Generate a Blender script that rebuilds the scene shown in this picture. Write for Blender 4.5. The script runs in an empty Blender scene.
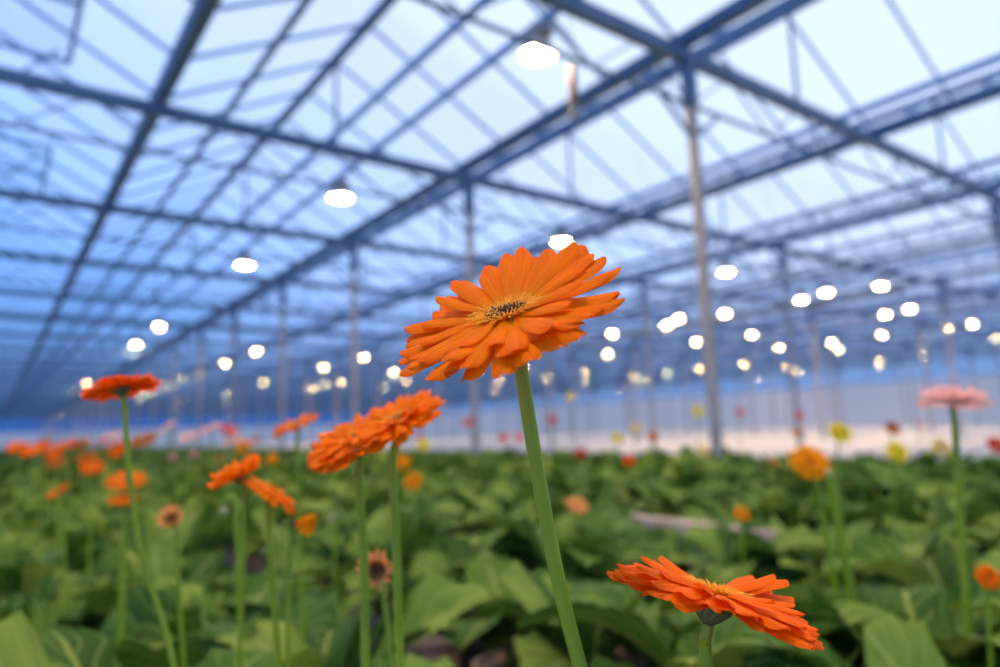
import bpy, math, random
import numpy as np
from mathutils import Vector, Matrix, Quaternion

random.seed(11)
scene = bpy.context.scene
COL = scene.collection
PI = math.pi

# ------------------------------------------------------------------ camera model
# World: +Y runs along the greenhouse bays (parallel to the gutters), +X across them.
ZC = 0.68
YAW, PITCH, ROLL, FPX = 0.6394, 0.1363, 0.0349, 686.0
CAM = Vector((0.0, 0.0, ZC))
FW = Vector((math.sin(YAW) * math.cos(PITCH), math.cos(YAW) * math.cos(PITCH), math.sin(PITCH)))
_r0 = Vector((math.cos(YAW), -math.sin(YAW), 0))
_u0 = _r0.cross(FW)
RT = math.cos(ROLL) * _r0 - math.sin(ROLL) * _u0
UP = math.sin(ROLL) * _r0 + math.cos(ROLL) * _u0


def at(px, py, depth):
    return CAM + (FW + RT * ((px - 500) / FPX) - UP * ((py - 333.5) / FPX)) * depth


cam_d = bpy.data.cameras.new('camera')
cam_o = bpy.data.objects.new('camera', cam_d)
COL.objects.link(cam_o)
cam_o.matrix_world = Matrix(((RT.x, UP.x, -FW.x, CAM.x), (RT.y, UP.y, -FW.y, CAM.y), (RT.z, UP.z, -FW.z, CAM.z), (0, 0, 0, 1)))
cam_d.sensor_width = 36
cam_d.lens = FPX * 36 / 1000
cam_d.clip_start = 0.02
cam_d.clip_end = 400
cam_d.dof.use_dof = True
cam_d.dof.focus_distance = 0.345
cam_d.dof.aperture_fstop = 3.9
scene.camera = cam_o
scene.view_settings.view_transform = 'Standard'
scene.view_settings.look = 'None'
scene.view_settings.gamma = 1
scene.view_settings.use_curve_mapping = False
scene.view_settings.exposure = 0.84
cy = scene.cycles
cy.use_denoising = True
cy.max_bounces = 8
cy.diffuse_bounces = 3
cy.glossy_bounces = 3
cy.transmission_bounces = 4
cy.transparent_max_bounces = 24
cy.sample_clamp_indirect = 6


# ------------------------------------------------------------------ helpers
class MB:
    """Collects vertices and faces, then links them as ONE mesh object."""

    def __init__(self):
        self.v, self.f, self.m, self.uv = [], [], [], {}
        self.mi = 0

    def face(self, idx):
        self.f.append(tuple(idx))
        self.m.append(self.mi)

    def box(self, lo, hi):
        n = len(self.v)
        for z in (lo[2], hi[2]):
            self.v += [(lo[0], lo[1], z), (hi[0], lo[1], z), (hi[0], hi[1], z), (lo[0], hi[1], z)]
        for q in ((3, 2, 1, 0), (4, 5, 6, 7), (0, 1, 5, 4), (1, 2, 6, 5), (2, 3, 7, 6), (3, 0, 4, 7)):
            self.face([n + i for i in q])

    def bar(self, a, b, w, h=None):
        """rectangular bar from a to b"""
        h = h or w
        a, b = Vector(a), Vector(b)
        d = (b - a).normalized()
        s = d.cross(Vector((0, 0, 1)))
        if s.length < 1e-4:
            s = Vector((1, 0, 0))
        s.normalize()
        t = s.cross(d).normalized()
        n = len(self.v)
        for p in (a, b):
            for i, j in ((-1, -1), (1, -1), (1, 1), (-1, 1)):
                self.v.append(tuple(p + s * (i * w / 2) + t * (j * h / 2)))
        for q in ((0, 1, 2, 3), (7, 6, 5, 4), (0, 4, 5, 1), (1, 5, 6, 2), (2, 6, 7, 3), (3, 7, 4, 0)):
            self.face([n + i for i in q])

    def tube(self, pts, rad, sides=8, cap=True):
        pts = [Vector(p) for p in pts]
        k = len(pts)
        if not hasattr(rad, '__len__'):
            rad = [rad] * k
        n = len(self.v)
        ref = None
        for i, p in enumerate(pts):
            d = (pts[min(i + 1, k - 1)] - pts[max(i - 1, 0)]).normalized()
            if ref is None:
                ref = d.orthogonal().normalized()
            ref = (ref - d * ref.dot(d)).normalized()
            e = d.cross(ref)
            for j in range(sides):
                a = 2 * PI * j / sides
                self.v.append(tuple(p + (ref * math.cos(a) + e * math.sin(a)) * rad[i]))
        for i in range(k - 1):
            for j in range(sides):
                a, b = n + i * sides + j, n + i * sides + (j + 1) % sides
                self.face((a, b, b + sides, a + sides))
        if cap:
            self.face([n + j for j in range(sides)][::-1])
            self.face([n + (k - 1) * sides + j for j in range(sides)])

    def lathe(self, prof, sides=20, wave=None):
        n = len(self.v)
        for i, (r, z) in enumerate(prof):
            for j in range(sides):
                a = 2 * PI * j / sides
                rr = r * (wave(i, j) if wave else 1)
                self.v.append((rr * math.cos(a), rr * math.sin(a), z))
        for i in range(len(prof) - 1):
            for j in range(sides):
                a, b = n + i * sides + j, n + i * sides + (j + 1) % sides
                self.face((a, b, b + sides, a + sides))
        self.face([n + j for j in range(sides)][::-1])
        self.face([n + (len(prof) - 1) * sides + j for j in range(sides)])

    def grid(self, P, UV=None):
        """P[i][j] points"""
        n = len(self.v)
        ni, nj = len(P), len(P[0])
        for i in range(ni):
            for j in range(nj):
                if UV:
                    self.uv[len(self.v)] = UV[i][j]
                self.v.append(tuple(P[i][j]))
        for i in range(ni - 1):
            for j in range(nj - 1):
                a = n + i * nj + j
                self.face((a, a + 1, a + nj + 1, a + nj))

    def mesh(self, name, mats, smooth=False):
        me = bpy.data.meshes.new(name)
        me.from_pydata([tuple(v) for v in self.v], [], self.f)
        for m in (mats if isinstance(mats, (list, tuple)) else [mats]):
            me.materials.append(m)
        if any(self.m):
            me.polygons.foreach_set('material_index', self.m)
        if smooth:
            me.polygons.foreach_set('use_smooth', [True] * len(self.f))
        if self.uv:
            lay = me.uv_layers.new(name='UVMap')
            vi = np.zeros(len(me.loops), dtype=np.int32)
            me.loops.foreach_get('vertex_index', vi)
            arr = np.zeros((len(self.v), 2), dtype=np.float32)
            for k, q in self.uv.items():
                arr[k] = q
            lay.data.foreach_set('uv', arr[vi].ravel())
        me.update()
        return me

    def build(self, name, mats, parent=None, smooth=False):
        return link(name, self.mesh(name, mats, smooth), parent)


def link(name, me, parent=None, loc=None, rot=None, scale=None):
    o = bpy.data.objects.new(name, me)
    COL.objects.link(o)
    if parent:
        o.parent = parent
    if rot is not None:
        o.rotation_mode = 'QUATERNION'
        o.rotation_quaternion = rot
    if loc is not None:
        o.location = loc
    if scale is not None:
        o.scale = (scale,) * 3 if not hasattr(scale, '__len__') else scale
    return o


def tag(o, label=None, cat=None, group=None, kind=None):
    if label:
        o['label'] = label
    if cat:
        o['category'] = cat
    if group:
        o['group'] = group
    if kind:
        o['kind'] = kind
    return o


def thing(name, loc, label, cat, group=None):
    o = bpy.data.objects.new(name, None)
    COL.objects.link(o)
    o.empty_display_size = 0.05
    o.location = loc
    return tag(o, label, cat, group)


def copy_tree(o, parent=None):
    c = o.copy()
    COL.objects.link(c)
    if parent:
        c.parent = parent
    for ch in list(o.children):
        copy_tree(ch, c)
    return c


# ------------------------------------------------------------------ materials
def nt(name):
    m = bpy.data.materials.new(name)
    m.use_nodes = True
    t = m.node_tree
    t.nodes.clear()
    return m, t, t.nodes.new('ShaderNodeOutputMaterial')


def N(t, typ, **kw):
    n = t.nodes.new(typ)
    for k, v in kw.items():
        if k in n.inputs:
            n.inputs[k].default_value = v
        else:
            setattr(n, k, v)
    return n


def ramp(t, src, stops):
    r = t.nodes.new('ShaderNodeValToRGB')
    el = r.color_ramp.elements
    while len(el) < len(stops):
        el.new(0.5)
    for e, (p, c) in zip(el, stops):
        e.position = p
        e.color = (*c, 1)
    t.links.new(src, r.inputs[0])
    return r


def mat_noise(name, c1, c2, scale=20, rough=0.6, metal=0.0, bump=0.0, detail=4):
    m, t, out = nt(name)
    p = N(t, 'ShaderNodeBsdfPrincipled', Roughness=rough, Metallic=metal)
    co = t.nodes.new('ShaderNodeTexCoord')
    n = N(t, 'ShaderNodeTexNoise', Scale=scale, Detail=detail)
    t.links.new(co.outputs['Object'], n.inputs['Vector'])
    r = ramp(t, n.outputs['Fac'], [(0.35, c1), (0.65, c2)])
    t.links.new(r.outputs[0], p.inputs['Base Color'])
    if bump:
        b = N(t, 'ShaderNodeBump', Strength=bump, Distance=0.01)
        t.links.new(n.outputs['Fac'], b.inputs['Height'])
        t.links.new(b.outputs[0], p.inputs['Normal'])
    t.links.new(p.outputs[0], out.inputs[0])
    return m


def mat_petal(name, base, body, tip, trans=0.35):
    """petal colour runs along the UV length (a real petal's own colouring), with fine length-wise veins"""
    m, t, out = nt(name)
    uv = t.nodes.new('ShaderNodeUVMap')
    sp = t.nodes.new('ShaderNodeSeparateXYZ')
    t.links.new(uv.outputs[0], sp.inputs[0])
    r = ramp(t, sp.outputs[0], [(0.0, base), (0.38, body), (0.75, body), (1.0, tip)])
    mp = N(t, 'ShaderNodeMapping')
    mp.inputs['Scale'].default_value = (1.2, 11, 1)
    t.links.new(uv.outputs[0], mp.inputs[0])
    nz = N(t, 'ShaderNodeTexNoise', Scale=1.6, Detail=3)
    oi = t.nodes.new('ShaderNodeObjectInfo')
    nz.noise_dimensions = '4D'
    ml = N(t, 'ShaderNodeMath', operation='MULTIPLY')
    ml.inputs[1].default_value = 37.0
    t.links.new(oi.outputs['Random'], ml.inputs[0])
    t.links.new(ml.outputs[0], nz.inputs['W'])
    t.links.new(mp.outputs[0], nz.inputs['Vector'])
    mr = N(t, 'ShaderNodeMapRange')
    mr.inputs['From Min'].default_value = 0.3
    mr.inputs['From Max'].default_value = 0.7
    mr.inputs['To Min'].default_value = 0.86
    mr.inputs['To Max'].default_value = 1.1
    t.links.new(nz.outputs['Fac'], mr.inputs['Value'])
    hs = N(t, 'ShaderNodeHueSaturation')
    t.links.new(r.outputs[0], hs.inputs['Color'])
    t.links.new(mr.outputs[0], hs.inputs['Value'])
    p = N(t, 'ShaderNodeBsdfPrincipled', Roughness=0.55)
    p.inputs['Specular IOR Level'].default_value = 0.1
    t.links.new(hs.outputs[0], p.inputs['Base Color'])
    b = N(t, 'ShaderNodeBump', Strength=0.25, Distance=0.002)
    t.links.new(nz.outputs['Fac'], b.inputs['Height'])
    t.links.new(b.outputs[0], p.inputs['Normal'])
    tr = t.nodes.new('ShaderNodeBsdfTranslucent')
    t.links.new(hs.outputs[0], tr.inputs['Color'])
    mx = N(t, 'ShaderNodeMixShader')
    mx.inputs[0].default_value = trans
    t.links.new(p.outputs[0], mx.inputs[1])
    t.links.new(tr.outputs[0], mx.inputs[2])
    t.links.new(mx.outputs[0], out.inputs[0])
    return m


def mat_leaf(name, dark, mid, light, vein, trans=0.22):
    m, t, out = nt(name)
    uv = t.nodes.new('ShaderNodeUVMap')
    sp = t.nodes.new('ShaderNodeSeparateXYZ')
    t.links.new(uv.outputs[0], sp.inputs[0])
    geo = t.nodes.new('ShaderNodeNewGeometry')
    co = t.nodes.new('ShaderNodeTexCoord')
    nz = N(t, 'ShaderNodeTexNoise', Scale=9.0, Detail=3)
    t.links.new(co.outputs['Object'], nz.inputs['Vector'])
    ad = N(t, 'ShaderNodeMath', operation='MULTIPLY_ADD')
    ad.inputs[1].default_value = 0.55
    t.links.new(geo.outputs['Random Per Island'], ad.inputs[0])
    ml = N(t, 'ShaderNodeMath', operation='MULTIPLY')
    ml.inputs[1].default_value = 0.5
    t.links.new(nz.outputs['Fac'], ml.inputs[0])
    t.links.new(ml.outputs[0], ad.inputs[2])
    r = ramp(t, ad.outputs[0], [(0.25, dark), (0.52, mid), (0.9, light)])
    # midrib and side veins, paler
    ab = N(t, 'ShaderNodeMath', operation='ABSOLUTE')
    sb = N(t, 'ShaderNodeMath', operation='SUBTRACT')
    sb.inputs[1].default_value = 0.5
    t.links.new(sp.outputs[1], sb.inputs[0])
    t.links.new(sb.outputs[0], ab.inputs[0])
    v1 = N(t, 'ShaderNodeMapRange')
    v1.inputs['From Min'].default_value = 0.015
    v1.inputs['From Max'].default_value = 0.05
    v1.inputs['To Min'].default_value = 0.75
    v1.inputs['To Max'].default_value = 0.0
    t.links.new(ab.outputs[0], v1.inputs['Value'])
    q = N(t, 'ShaderNodeMath', operation='MULTIPLY_ADD')   # slanted side veins
    q.inputs[1].default_value = -0.55
    t.links.new(ab.outputs[0], q.inputs[0])
    t.links.new(sp.outputs[0], q.inputs[2])
    q2 = N(t, 'ShaderNodeMath', operation='MULTIPLY')
    q2.inputs[1].default_value = 44.0
    t.links.new(q.outputs[0], q2.inputs[0])
    q3 = N(t, 'ShaderNodeMath', operation='SINE')
    t.links.new(q2.outputs[0], q3.inputs[0])
    v2 = N(t, 'ShaderNodeMapRange')
    v2.inputs['From Min'].default_value = 0.82
    v2.inputs['From Max'].default_value = 1.0
    v2.inputs['To Min'].default_value = 0.0
    v2.inputs['To Max'].default_value = 0.4
    t.links.new(q3.outputs[0], v2.inputs['Value'])
    mxv = N(t, 'ShaderNodeMath', operation='MAXIMUM')
    t.links.new(v1.outputs[0], mxv.inputs[0])
    t.links.new(v2.outputs[0], mxv.inputs[1])
    mc = t.nodes.new('ShaderNodeMix')
    mc.data_type = 'RGBA'
    t.links.new(mxv.outputs[0], mc.inputs[0])
    t.links.new(r.outputs[0], mc.inputs[6])
    mc.inputs[7].default_value = (*vein, 1)
    p = N(t, 'ShaderNodeBsdfPrincipled', Roughness=0.6)
    p.inputs['Specular IOR Level'].default_value = 0.14
    t.links.new(mc.outputs[2], p.inputs['Base Color'])
    b = N(t, 'ShaderNodeBump', Strength=0.4, Distance=0.004)
    t.links.new(q3.outputs[0], b.inputs['Height'])
    t.links.new(b.outputs[0], p.inputs['Normal'])
    tr = t.nodes.new('ShaderNodeBsdfTranslucent')
    t.links.new(mc.outputs[2], tr.inputs['Color'])
    mx = N(t, 'ShaderNodeMixShader')
    mx.inputs[0].default_value = trans
    t.links.new(p.outputs[0], mx.inputs[1])
    t.links.new(tr.outputs[0], mx.inputs[2])
    t.links.new(mx.outputs[0], out.inputs[0])
    return m


def mat_glass(name, tint=(0.96, 0.98, 1.0), refl=0.03):
    m, t, out = nt(name)
    tr = N(t, 'ShaderNodeBsdfTransparent')
    tr.inputs[0].default_value = (*tint, 1)
    gl = N(t, 'ShaderNodeBsdfGlossy', Roughness=0.08)
    lw = N(t, 'ShaderNodeLayerWeight', Blend=0.25)
    ml = N(t, 'ShaderNodeMath', operation='MULTIPLY')
    ml.inputs[1].default_value = refl * 4
    t.links.new(lw.outputs['Fresnel'], ml.inputs[0])
    cl = N(t, 'ShaderNodeMath', operation='MINIMUM')
    cl.inputs[1].default_value = 0.16
    t.links.new(ml.outputs[0], cl.inputs[0])
    mx = N(t, 'ShaderNodeMixShader')
    t.links.new(cl.outputs[0], mx.inputs[0])
    t.links.new(tr.outputs[0], mx.inputs[1])
    t.links.new(gl.outputs[0], mx.inputs[2])
    t.links.new(mx.outputs[0], out.inputs[0])
    return m


def mat_emit(name, c, s):
    m, t, out = nt(name)
    e = N(t, 'ShaderNodeEmission', Strength=s)
    e.inputs[0].default_value = (*c, 1)
    t.links.new(e.outputs[0], out.inputs[0])
    return m


M = {}
M['steel'] = mat_noise('flare_blue_steel', (0.07, 0.14, 0.23), (0.11, 0.20, 0.31), 6, 0.5, 0.2)  # blue tint puts sky flare and haze into the steel colour
M['post'] = mat_noise('painted_post', (0.27, 0.26, 0.27), (0.36, 0.35, 0.35), 5, 0.5)
M['gutter'] = mat_noise('flare_blue_gutter', (0.10, 0.18, 0.28), (0.14, 0.24, 0.36), 4, 0.45, 0.2)  # bluish base colour carries the flare around the beams
M['bar'] = mat_noise('skyglow_blue_bar', (0.15, 0.30, 0.54), (0.20, 0.38, 0.64), 4, 0.45, 0.2)  # extra blue stands in for sky glow scattered over the bars
M['glass'] = mat_glass('roof_glass')
M['wallglass'] = mat_glass('wall_glass', (0.94, 0.96, 0.99))
M['film'] = mat_noise('white_film', (0.62, 0.58, 0.55), (0.74, 0.70, 0.67), 0.6, 0.6)
_m, _t, _o = nt('white_film')
_d = N(_t, 'ShaderNodeBsdfDiffuse'); _d.inputs[0].default_value = (.80, .77, .76, 1)
_l = N(_t, 'ShaderNodeBsdfTranslucent'); _l.inputs[0].default_value = (.86, .80, .78, 1)
_x = N(_t, 'ShaderNodeMixShader'); _x.inputs[0].default_value = .75
_t.links.new(_d.outputs[0], _x.inputs[1]); _t.links.new(_l.outputs[0], _x.inputs[2]); _t.links.new(_x.outputs[0], _o.inputs[0])
M['film'] = _m
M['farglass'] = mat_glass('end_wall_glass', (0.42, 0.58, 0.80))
M['sheet'] = mat_noise('white_ground_sheet', (0.40, 0.37, 0.36), (0.50, 0.47, 0.46), 1.2, 0.7)
M['soil'] = mat_noise('dark_soil', (0.025, 0.018, 0.012), (0.07, 0.05, 0.035), 25, 0.95, 0, 0.5)
M['path'] = mat_noise('pinkish_concrete', (0.42, 0.30, 0.24), (0.52, 0.38, 0.31), 9, 0.85, 0, 0.2)
M['pot'] = mat_noise('beige_pot', (0.48, 0.33, 0.26), (0.60, 0.44, 0.36), 12, 0.7)
M['reflector'] = mat_noise('lamp_reflector', (0.55, 0.48, 0.42), (0.65, 0.58, 0.52), 12, 0.35, 0.4)
M['ballast'] = mat_noise('lamp_housing', (0.32, 0.27, 0.24), (0.42, 0.36, 0.32), 12, 0.5)
M['lamp'] = mat_emit('sodium_lamp_glow', (1.0, 0.63, 0.28), 230)
M['tubewhite'] = mat_noise('pale_plastic', (0.20, 0.19, 0.18), (0.26, 0.25, 0.24), 8, 0.5)
M['tubebrown'] = mat_noise('amber_plastic', (0.14, 0.06, 0.02), (0.20, 0.09, 0.03), 8, 0.5)
M['orange'] = mat_petal('orange_petal', (1.0, 0.38, 0.002), (1.0, 0.245, 0.001), (1.0, 0.18, 0.001))
M['redorange'] = mat_petal('red_orange_petal', (1.0, 0.25, 0.003), (1.0, 0.18, 0.002), (1.0, 0.145, 0.002))
M['rust'] = mat_petal('rust_petal', (0.45, 0.12, 0.015), (0.62, 0.17, 0.015), (0.8, 0.20, 0.015))
M['pink'] = mat_petal('pink_petal', (1.0, 0.80, 0.72), (1.0, 0.64, 0.56), (1.0, 0.50, 0.44))
M['rose'] = mat_petal('rose_petal', (0.85, 0.16, 0.16), (0.85, 0.13, 0.15), (0.8, 0.1, 0.12))
M['yellow'] = mat_petal('yellow_petal', (1.0, 0.74, 0.03), (1.0, 0.82, 0.05), (1.0, 0.80, 0.04))
M['paleyellow'] = mat_petal('pale_yellow_petal', (0.9, 0.72, 0.2), (0.92, 0.74, 0.25), (0.9, 0.7, 0.22))
M['amber'] = mat_petal('amber_petal', (1.0, 0.32, 0.005), (1.0, 0.42, 0.006), (1.0, 0.40, 0.006))
M['red'] = mat_petal('red_petal', (0.7, 0.06, 0.03), (0.75, 0.05, 0.03), (0.7, 0.04, 0.03))
M['peach'] = mat_petal('peach_petal', (1.0, 0.36, 0.08), (1.0, 0.46, 0.16), (1.0, 0.42, 0.14))
M['cream'] = mat_petal('cream_bud', (0.70, 0.66, 0.42), (0.72, 0.68, 0.46), (0.7, 0.66, 0.45))
M['floret'] = mat_petal('yellow_floret', (1.0, 0.30, 0.01), (1.0, 0.46, 0.03), (1.0, 0.62, 0.10))
M['disc'] = mat_noise('dark_disc', (0.10, 0.03, 0.008), (0.20, 0.065, 0.012), 60, 0.7)
M['discpale'] = mat_noise('pollen_tip', (0.85, 0.40, 0.06), (0.95, 0.55, 0.14), 60, 0.7)
M['disctan'] = mat_noise('tan_disc', (0.40, 0.16, 0.03), (0.55, 0.26, 0.05), 60, 0.7)
M['calyx'] = mat_noise('green_calyx', (0.06, 0.10, 0.03), (0.12, 0.18, 0.05), 30, 0.6)
M['stem'] = mat_noise('green_stem', (0.17, 0.29, 0.01), (0.25, 0.38, 0.02), 14, 0.5, 0, 0.15)
M['leafmat'] = mat_leaf('gerbera_leaf', (0.010, 0.040, 0.003), (0.055, 0.145, 0.012), (0.28, 0.39, 0.06), (0.34, 0.43, 0.10))

# ------------------------------------------------------------------ sky
w = bpy.data.worlds.new('dusk_sky')
scene.world = w
w.use_nodes = True
t = w.node_tree
t.nodes.clear()
wo = t.nodes.new('ShaderNodeOutputWorld')
bg = t.nodes.new('ShaderNodeBackground')
co = t.nodes.new('ShaderNodeTexCoord')
sp = t.nodes.new('ShaderNodeSeparateXYZ')
t.links.new(co.outputs['Generated'], sp.inputs[0])
ez = N(t, 'ShaderNodeMath', operation='MULTIPLY')
ez.inputs[1].default_value = 1.25
t.links.new(sp.outputs[2], ez.inputs[0])
ex = N(t, 'ShaderNodeMath', operation='MULTIPLY_ADD')
ex.inputs[1].default_value = 0.55
t.links.new(sp.outputs[0], ex.inputs[0])
t.links.new(ez.outputs[0], ex.inputs[2])
cr = ramp(t, ex.outputs[0], [(0.0, (0.12, 0.33, 0.86)), (0.30, (0.19, 0.38, 0.86)), (0.56, (0.33, 0.49, 0.84)), (0.78, (0.44, 0.55, 0.77)), (1.0, (0.48, 0.57, 0.73))])
sm = N(t, 'ShaderNodeMapRange')
sm.interpolation_type = 'SMOOTHSTEP'
sm.inputs['From Min'].default_value = 0.02
sm.inputs['From Max'].default_value = 0.24
t.links.new(sp.outputs[2], sm.inputs['Value'])
mxs = t.nodes.new('ShaderNodeMix')
mxs.data_type = 'RGBA'
t.links.new(sm.outputs[0], mxs.inputs[0])
mxs.inputs[6].default_value = (0.12, 0.215, 0.40, 1)
t.links.new(cr.outputs[0], mxs.inputs[7])
t.links.new(mxs.outputs[2], bg.inputs[0])
bg.inputs[1].default_value = 1.0
t.links.new(bg.outputs[0], wo.inputs[0])

# ------------------------------------------------------------------ greenhouse shell
H = 3.46 + ZC            # gutter height
BAY = 3.727
G0 = 4.963               # the gutter above the first post row
TR = 3.61
U0 = 3.654
VMAX, UMAX = 50.0, 104.0
VMIN, UMIN = -6.2, -4.0
RISE = 1.0
gut = [G0 + BAY * k for k in range(-3, 13)]
trs = [U0 + TR * k for k in range(-2, 28)]

# floors
b = MB(); b.box((-0.06, UMIN, -0.06), (6.3, UMAX, 0.0))
tag(b.build('floor', M['soil']), kind='structure')
b = MB(); b.box((6.3, UMIN, -0.06), (VMAX, UMAX, 0.005))
tag(b.build('floor_sheet', M['sheet']), kind='structure')
b = MB(); b.box((VMIN, UMIN, -0.06), (-0.06, UMAX, 0.01))
tag(b.build('floor_path', M['path']), kind='structure')

# walls: white film skirt below, glass with bars above
for name, along in (('wall_right', 'y'), ('wall_far', 'x')):
    root = bpy.data.objects.new(name, None)
    COL.objects.link(root)
    tag(root, kind='structure')
    hh = 2.9
    s = MB(); g = MB(); bb = MB()
    if along == 'y':
        s.box((VMAX, UMIN, 0), (VMAX + .004, UMAX, hh))
        g.box((VMAX + .02, UMIN, hh), (VMAX + .03, UMAX, H))
        for k in range(-1, 52):
            bb.box((VMAX - .03, U0 + k * 2.0 - .03, hh), (VMAX + .02, U0 + k * 2.0 + .03, H))
        for z in (hh, hh + .6, H):
            bb.box((VMAX - .03, UMIN, z - .04), (VMAX + .02, UMAX, z + .04))
    else:
        s.box((VMIN, UMAX, 0), (VMAX, UMAX + .004, 2.2))
        g.box((VMIN, UMAX + .02, 2.2), (VMAX, UMAX + .03, H))
        for k in range(0, 29):
            bb.box((VMIN + k * 2.0 - .03, UMAX - .03, 2.2), (VMIN + k * 2.0 + .03, UMAX + .02, H))
        for z in (2.2, H):
            bb.box((VMIN, UMAX - .03, z - .04), (VMAX, UMAX + .02, z + .04))
    s.build('wall_skirt', M['film'], root)
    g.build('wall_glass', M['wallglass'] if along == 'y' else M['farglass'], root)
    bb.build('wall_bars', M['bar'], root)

# roof bays: glass slopes, glazing bars, ridge
for k in range(len(gut) - 1):
    a, c = gut[k], gut[k + 1]
    mid = (a + c) / 2
    root = bpy.data.objects.new('ceiling', None)
    COL.objects.link(root)
    tag(root, kind='structure')
    g = MB()
    for (x0, z0, x1, z1) in ((a, H, mid, H + RISE), (mid, H + RISE, c, H)):
        n = len(g.v)
        d = 0.006
        g.v += [(x0, UMIN, z0), (x1, UMIN, z1), (x1, UMAX, z1), (x0, UMAX, z0)]
        g.face((n, n + 1, n + 2, n + 3))
    g.build('roof_glass', M['glass'], root)
    bb = MB()
    nb = int((UMAX - UMIN) / (TR / 4))
    for i in range(nb):
        u = U0 + (i - 7) * TR / 4 + 0.05
        if u > UMAX:
            break
        bb.bar((a, u, H - .02), (mid, u, H + RISE - .02), 0.024, 0.035)
        bb.bar((mid, u, H + RISE - .02), (c, u, H - .02), 0.024, 0.035)
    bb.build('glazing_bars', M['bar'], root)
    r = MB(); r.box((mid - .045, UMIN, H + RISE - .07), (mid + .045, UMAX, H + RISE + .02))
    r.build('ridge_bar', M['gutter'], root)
    pz = 0.46
    r = MB(); r.bar((a + (mid - a) * pz, UMIN, H + RISE * pz - .05), (a + (mid - a) * pz, UMAX, H + RISE * pz - .05), 0.05, 0.07)
    r.build('purlin', M['gutter'], root)

# gutters
glabel = {
    2: 'dark roof gutter crossing the upper left of the picture, running to the far end wall',
    3: 'long roof gutter carried by the nearest row of posts',
    4: 'roof gutter of the next bay beyond the nearest row of posts',
    5: 'roof gutter above the second row of posts',
}
for k, v in enumerate(gut):
    b = MB()
    # trough profile extruded along Y
    prof = [(-.085, .06), (-.07, -.02), (-.04, -.06), (.04, -.06), (.07, -.02), (.085, .06), (.07, .06), (.04, -.04), (-.04, -.04), (-.07, .06)]
    n = len(b.v)
    for u in (UMIN, UMAX):
        b.v += [(v + x, u, H + z) for x, z in prof]
    m = len(prof)
    for i in range(m):
        j = (i + 1) % m
        b.face((n + i, n + j, n + m + j, n + m + i))
    o = b.build('roof_gutter', M['gutter'])
    if k in glabel:
        tag(o, glabel[k], 'gutter')
    else:
        tag(o, 'roof gutter among the far bays of the glasshouse' if k > 5 else 'roof gutter out over the path side of the glasshouse', 'gutter', 'far roof gutters' if k > 5 else 'gutters over the path side')

# trusses
tlabel = {
    2: 'thick lattice roof truss meeting the top of the nearest tall post',
    3: 'lattice roof truss on the second post from the nearest, crossing the upper left',
    4: 'lattice roof truss on the third post of the nearest row',
    5: 'lattice roof truss on the fourth post of the nearest row',
}
for k, u in enumerate(trs):
    root = thing('roof_truss', (0, u, 0), tlabel.get(k, 'lattice roof truss far down the glasshouse' if k > 5 else 'lattice roof truss over the camera end of the bays'), 'truss', None if k in tlabel else ('far roof trusses' if k > 5 else 'trusses over the camera end'))
    x0, x1 = gut[0], VMAX - .2
    b = MB(); b.box((x0, -.05, H - .22), (x1, .05, H - .10))
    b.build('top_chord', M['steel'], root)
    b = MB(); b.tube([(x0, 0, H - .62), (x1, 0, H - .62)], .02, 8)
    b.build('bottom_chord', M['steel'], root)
    b = MB()
    nseg = int((x1 - x0) / (BAY / 6))
    st = BAY / 6
    for i in range(nseg):
        xa = x0 + i * st
        if i % 2 == 0:
            b.bar((xa, 0, H - .62), (xa + st, 0, H - .18), .016)
        else:
            b.bar((xa, 0, H - .18), (xa + st, 0, H - .62), .016)
        if i % 6 == 3:
            b.bar((xa, 0, H - .18), (xa, 0, H + RISE - .05), .03)
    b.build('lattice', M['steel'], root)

# posts
pn = ['first', 'second', 'third', 'fourth', 'fifth', 'sixth']
protop = None
for j in range(6):
    v = G0 + 2 * BAY * j
    for k in range(0, 28 if j == 0 else 18):
        u = U0 + TR * k
        if j == 0 and k == 0:
            lab, grp = 'nearest tall steel post, standing at the edge of the flower bed', None
        elif j == 0 and k < 6:
            lab, grp = '%s steel post of the row along the flower bed, counted from the nearest' % pn[k], None
        elif j == 0:
            lab, grp = 'slender steel post far down the row along the flower bed', 'far posts along the bed'
        elif j == 1 and 1 <= k <= 3:
            lab, grp = 'pale lamp-lit post in the second row, ' + ['', 'standing nearest beyond the white floor', 'next after its nearest one', 'third along that row'][k], None
        else:
            lab, grp = 'pale slender post in the rows beyond the white floor', 'posts beyond the white floor'
        if protop is None:
            protop = thing('steel_post', (v, u, 0), lab, 'post', grp)
            b = MB(); b.box((-.04, -.035, 0.012), (.04, .035, H - .62))
            b.build('shaft', M['post'], protop)
            b = MB(); b.box((-.11, -.11, 0.0), (.11, .11, .012))
            for q in (-.08, .08):
                for r_ in (-.08, .08):
                    b.box((q - .012, r_ - .012, .012), (q + .012, r_ + .012, .03))
            b.build('base_plate', M['steel'], protop)
            b = MB(); b.box((-.06, -.045, H - .62), (.06, .045, H - .10))
            b.bar((0, 0, H - .95), (.42, 0, H - .62), .03)
            b.bar((0, 0, H - .95), (-.42, 0, H - .62), .03)
            b.build('head_bracket', M['steel'], protop)
        else:
            o = copy_tree(protop)
            o.location = (v, u, 0)
            tag(o, lab, 'post')
            if grp:
                o['group'] = grp
            elif 'group' in o:
                del o['group']

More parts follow.
